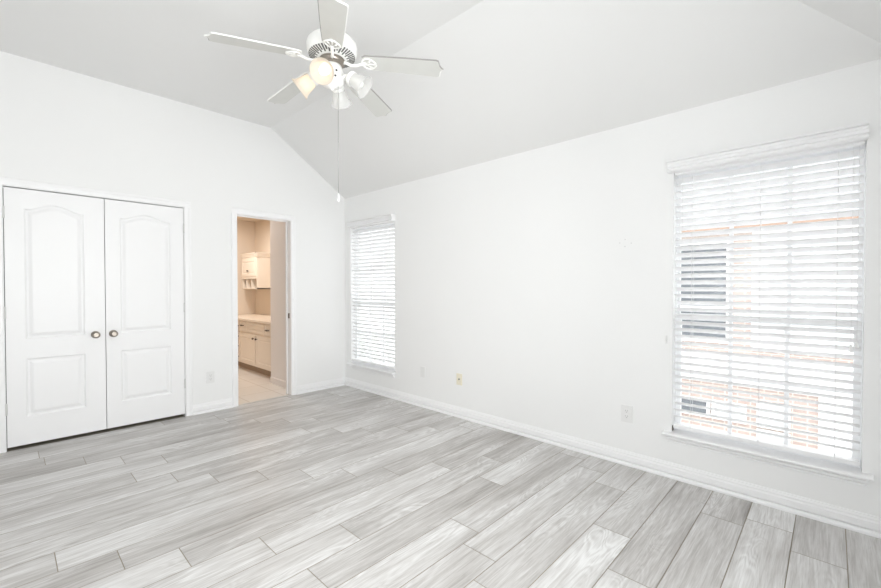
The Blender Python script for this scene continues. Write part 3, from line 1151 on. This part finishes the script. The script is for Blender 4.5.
# ------------------------------------------------------------------ bathroom beyond the doorway
BXR, BYF, BXL = 0.02, 2.87, -1.75
mb = MB()
mb.box(BXL - 0.1, BXR + 0.1, T, BYF + 0.1, -0.05, -0.004)
mb.box(BD0, BD1, 0.035, T, -0.05, -0.004)
struct(mb.build('floor_bathroom', M['tile']), 'pale tiled bathroom floor beyond the doorway', 'floor')
mb = MB()
mb.box(BXL, BXR, BYF, BYF + 0.1, -0.05, 2.5)
mb.box(BXR, BXR + 0.1, T, BYF + 0.1, -0.05, 2.5)
mb.box(BXL - 0.1, BXL, T, BYF + 0.1, -0.05, 2.5)
struct(mb.build('wall_bathroom', M['bathwall']), 'beige bathroom walls beyond the doorway', 'wall')
mb = MB()
mb.box(-0.620, BXR, T, 0.82, -0.05, 2.44)
struct(mb.build('wall_bathroom_return', M['bathpale']), 'pale pinkish wall return just inside the bathroom doorway', 'wall')
mb = MB()
mb.box(BXL - 0.1, BXR + 0.1, T, BYF + 0.1, 2.44, 2.5)
struct(mb.build('ceiling_bathroom', M['bathwall']), 'beige bathroom ceiling', 'ceiling')
mb = MB()
mb.sweep([(0, 0), (0.010, 0), (0.010, 0.075), (0.004, 0.085), (0, 0.085)], (-0.62, T, -0.004), (-0.62, 0.82, -0.004), out=(-1, 0, 0))
struct(mb.build('baseboard_bathroom', M['bathpale']), 'pale baseboard just inside the bathroom', 'baseboard')
mb = MB()
mb.sweep([(0, 0), (0.042, 0), (0.036, 0.006), (0.021, 0.008), (0.006, 0.006)], (BD0, 0.036, -0.001), (BD1, 0.036, -0.001), out=(0, -1, 0))
struct(mb.build('trim_4', M['threshold']), 'grey metal threshold strip at the bathroom doorway', 'threshold')

# vanity cabinet
VX, VY0, VY1, VZ0, VZ1 = -0.55, 0.835, 2.85, 0.105, 0.765
van = base('vanity_cabinet', (-0.27, 1.84, -0.004), 'cream bathroom vanity with panel doors below the long countertop', 'cabinet')
mb = MB()
mb.box(VX + 0.02, BXR - 0.005, VY0, VY1, VZ0, VZ1)
mb.build('carcass', M['cabinet'], van)
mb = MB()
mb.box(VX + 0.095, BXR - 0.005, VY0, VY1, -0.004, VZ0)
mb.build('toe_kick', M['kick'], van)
CR = [(0.004, -0.003), (0.010, -0.006), (0.016, -0.006), (0.030, -0.002)]


def front(name, y0, y1, z0, z1, inset, x=VX, parent=van, ring=CR):
    mb = MB()
    # u runs toward -y so that it is right-handed with the -x normal
    slab(mb, y1 - y0, z1 - z0, 0.02, [rect(inset, y1 - y0 - inset, inset, z1 - z0 - inset)], (x, y1, z0), (0, -1, 0), (0, 0, 1), (-1, 0, 0), ring)
    return mb.build(name, M['cabinet'], parent)


def pull(y, z, par, x=VX, w=0.09):
    mb = MB()
    mb.tube([(x, y - w / 2, z), (x - 0.022, y - w / 2 + 0.006, z), (x - 0.026, y, z - 0.004), (x - 0.022, y + w / 2 - 0.006, z), (x, y + w / 2, z)], 0.0065, 8)
    p = mb.build('handle', M['bronze'], par)
    p['label'] = 'dark bronze drawer pull'


def knob(y, z, par, x=VX):
    mb = MB()
    mb.lathe([(0.006, 0), (0.005, 0.012), (0.015, 0.018), (0.016, 0.026), (0.009, 0.031), (0, 0.032)], (x, y, z), (-1, 0, 0), 16)
    p = mb.build('knob', M['bronze'], par)
    p['label'] = 'dark bronze knob'


d1 = front('drawer', 0.86, 1.165, 0.600, 0.748, 0.026); pull(1.07, 0.672, d1)
front('drawer', 1.185, 1.835, 0.600, 0.748, 0.030)
d2 = front('drawer', 1.855, 2.07, 0.600, 0.748, 0.026); pull(1.95, 0.690, d2)
e1 = front('door', 0.87, 1.465, 0.125, 0.575, 0.055); knob(1.425, 0.520, e1)
e2 = front('door', 1.500, 2.06, 0.125, 0.575, 0.055); knob(1.535, 0.520, e2)
for z0, z1 in ((0.125, 0.27), (0.29, 0.43), (0.45, 0.575), (0.600, 0.748)):
    d = front('drawer', 2.105, 2.60, z0, z1, 0.026); pull(2.15, (z0 + z1) / 2, d)
mb = MB()
mb.box(VX - 0.030, BXR - 0.012, VY0 - 0.012, BYF - 0.012, VZ1, 0.802, 0.006)
ct = mb.build('vanity_countertop', M['counter'])
tag(ct, 'long cream countertop lying on the bathroom vanity', 'countertop')

# wall cabinet
UX, UY0, UY1 = -0.25, 2.135, BYF - 0.14
uc = base('wall_cabinet', (-0.12, 2.47, 1.245), 'cream crown-topped wall cabinet with cubbyholes hanging above the countertop', 'cabinet')
mb = MB()
mb.box(UX, BXR, UY0, UY1, 1.43, 1.80)
mb.box(UX, BXR, UY0, UY0 + 0.018, 1.245, 1.43)
mb.box(UX, BXR, UY1 - 0.018, UY1, 1.245, 1.43)
mb.box(UX, BXR, UY0, UY1, 1.245, 1.262)
mb.box(BXR - 0.015, BXR, UY0, UY1, 1.25, 1.43)
mb.build('carcass', M['cabinet'], uc)
dd = front('door', UY0 + 0.02, UY1 - 0.02, 1.455, 1.745, 0.045, UX - 0.02, uc); knob(2.42, 1.545, dd, UX - 0.02)
mb = MB()
cp = [(0.0, 0.0), (0.008, 0.0), (0.010, 0.014), (0.020, 0.040), (0.028, 0.052), (0.028, 0.064), (0.0, 0.064)]
mb.sweep(cp, (UX, UY0 - 0.028, 1.775), (UX, UY1, 1.775), out=(-1, 0, 0))
mb.sweep(cp, (UX - 0.028, UY0, 1.775), (BXR, UY0, 1.775), out=(0, -1, 0))
mb.box(UX - 0.026, BXR, UY0 - 0.026, UY1, 1.832, 1.838)
mb.build('crown_moulding', M['cabinet'], uc)
for i, y in enumerate((UY0 + 0.02, UY0 + 0.22, UY0 + 0.42)):
    if i == 0: continue
    mb = MB()
    mb.box(UX - 0.004, BXR - 0.015, y - 0.007, y + 0.007, 1.262, 1.43)
    mb.build('divider', M['cabinet'], uc)
mb = MB()
mb.box(UX - 0.016, UX, UY0, UY1, 1.415, 1.44, 0.003)
mb.build('rail', M['cabinet'], uc)

# ------------------------------------------------------------------ outside: neighbouring house and ground
mb = MB()
mb.box(0.6, 30, -22, 26, -3.2, -3.0)
struct(mb.build('ground', M['ground']), 'pale concrete ground far below the windows', 'ground')

HX = 7.0
house = base('brick_house', (HX + 2, -4.0, -3.0), 'pink brick house with white bands seen through the wide blind', 'house')
mb = MB()
mb.box(HX, HX + 6, -12.0, 2.2, -3.0, 2.42)
mb.build('wall', M['brick'], house)


def hbox(name, y0, y1, z0, z1, out, m, par=house, bev=0.0):
    mb = MB()
    mb.box(HX - out, HX + 0.02, y0, y1, z0, z1, bev)
    return mb.build(name, m, par)


hbox('fascia', -12.3, 2.5, 2.40, 2.52, 0.35, M['soffit'])
mb = MB()
mb.prism([(HX - 0.40, -12.4, 2.52), (HX + 6.4, -12.4, 2.52), (HX + 3, -12.4, 4.2)], (0, 15.0, 0))
mb.build('roof', M['roof'], house)
b = hbox('stone_band', -12.0, 2.2, -0.686, -0.073, 0.06, M['houseband'])
# pale stucco bay right of the brick pier
hbox('stucco_bay', -12.0, -3.477, 0.046, 2.39, 0.05, M['houseband'])
hbox('stucco_bay', -12.0, -4.462, -3.0, -0.686, 0.05, M['houseband'])


def hwin(y0, y1, z0, z1, m, cols=2, rows=2, out=0.04):
    mb = MB()
    f = 0.06
    mb.box(HX - out - 0.03, HX, y0 - f, y0, z0 - f, z1 + f)
    mb.box(HX - out - 0.03, HX, y1, y1 + f, z0 - f, z1 + f)
    mb.box(HX - out - 0.03, HX, y0, y1, z0 - f, z0)
    mb.box(HX - out - 0.03, HX, y0, y1, z1, z1 + f)
    for k in range(1, cols):
        y = y0 + (y1 - y0) * k / cols
        mb.box(HX - out - 0.02, HX, y - 0.02, y + 0.02, z0, z1)
    for k in range(1, rows):
        z = z0 + (z1 - z0) * k / rows
        mb.box(HX - out - 0.015, HX, y0, y1, z - 0.03, z + 0.03)
    w = mb.build('window', M['houseband'], house)
    mb = MB()
    mb.box(HX - out, HX - 0.001, y0, y1, z0, z1)
    mb.build('pane', m, w)


hwin(-3.07, -1.55, 0.20, 2.17, M['darkglass'], 1, 3)
hwin(-4.85, -3.75, 0.25, 2.15, M['paleglass'], 2, 2, 0.09)
hwin(-2.75, -1.80, -1.36, -1.11, M['darkglass'], 1, 1)
hwin(-3.36, -2.90, -1.36, -1.10, M['paleglass'], 2, 1)
hwin(-4.02, -3.64, -1.36, -0.98, M['paleglass'], 2, 2)
hwin(-3.36, -2.35, -2.10, -1.72, M['paleglass'], 3, 1)
hwin(-4.02, -3.64, -2.10, -1.52, M['paleglass'], 2, 2)
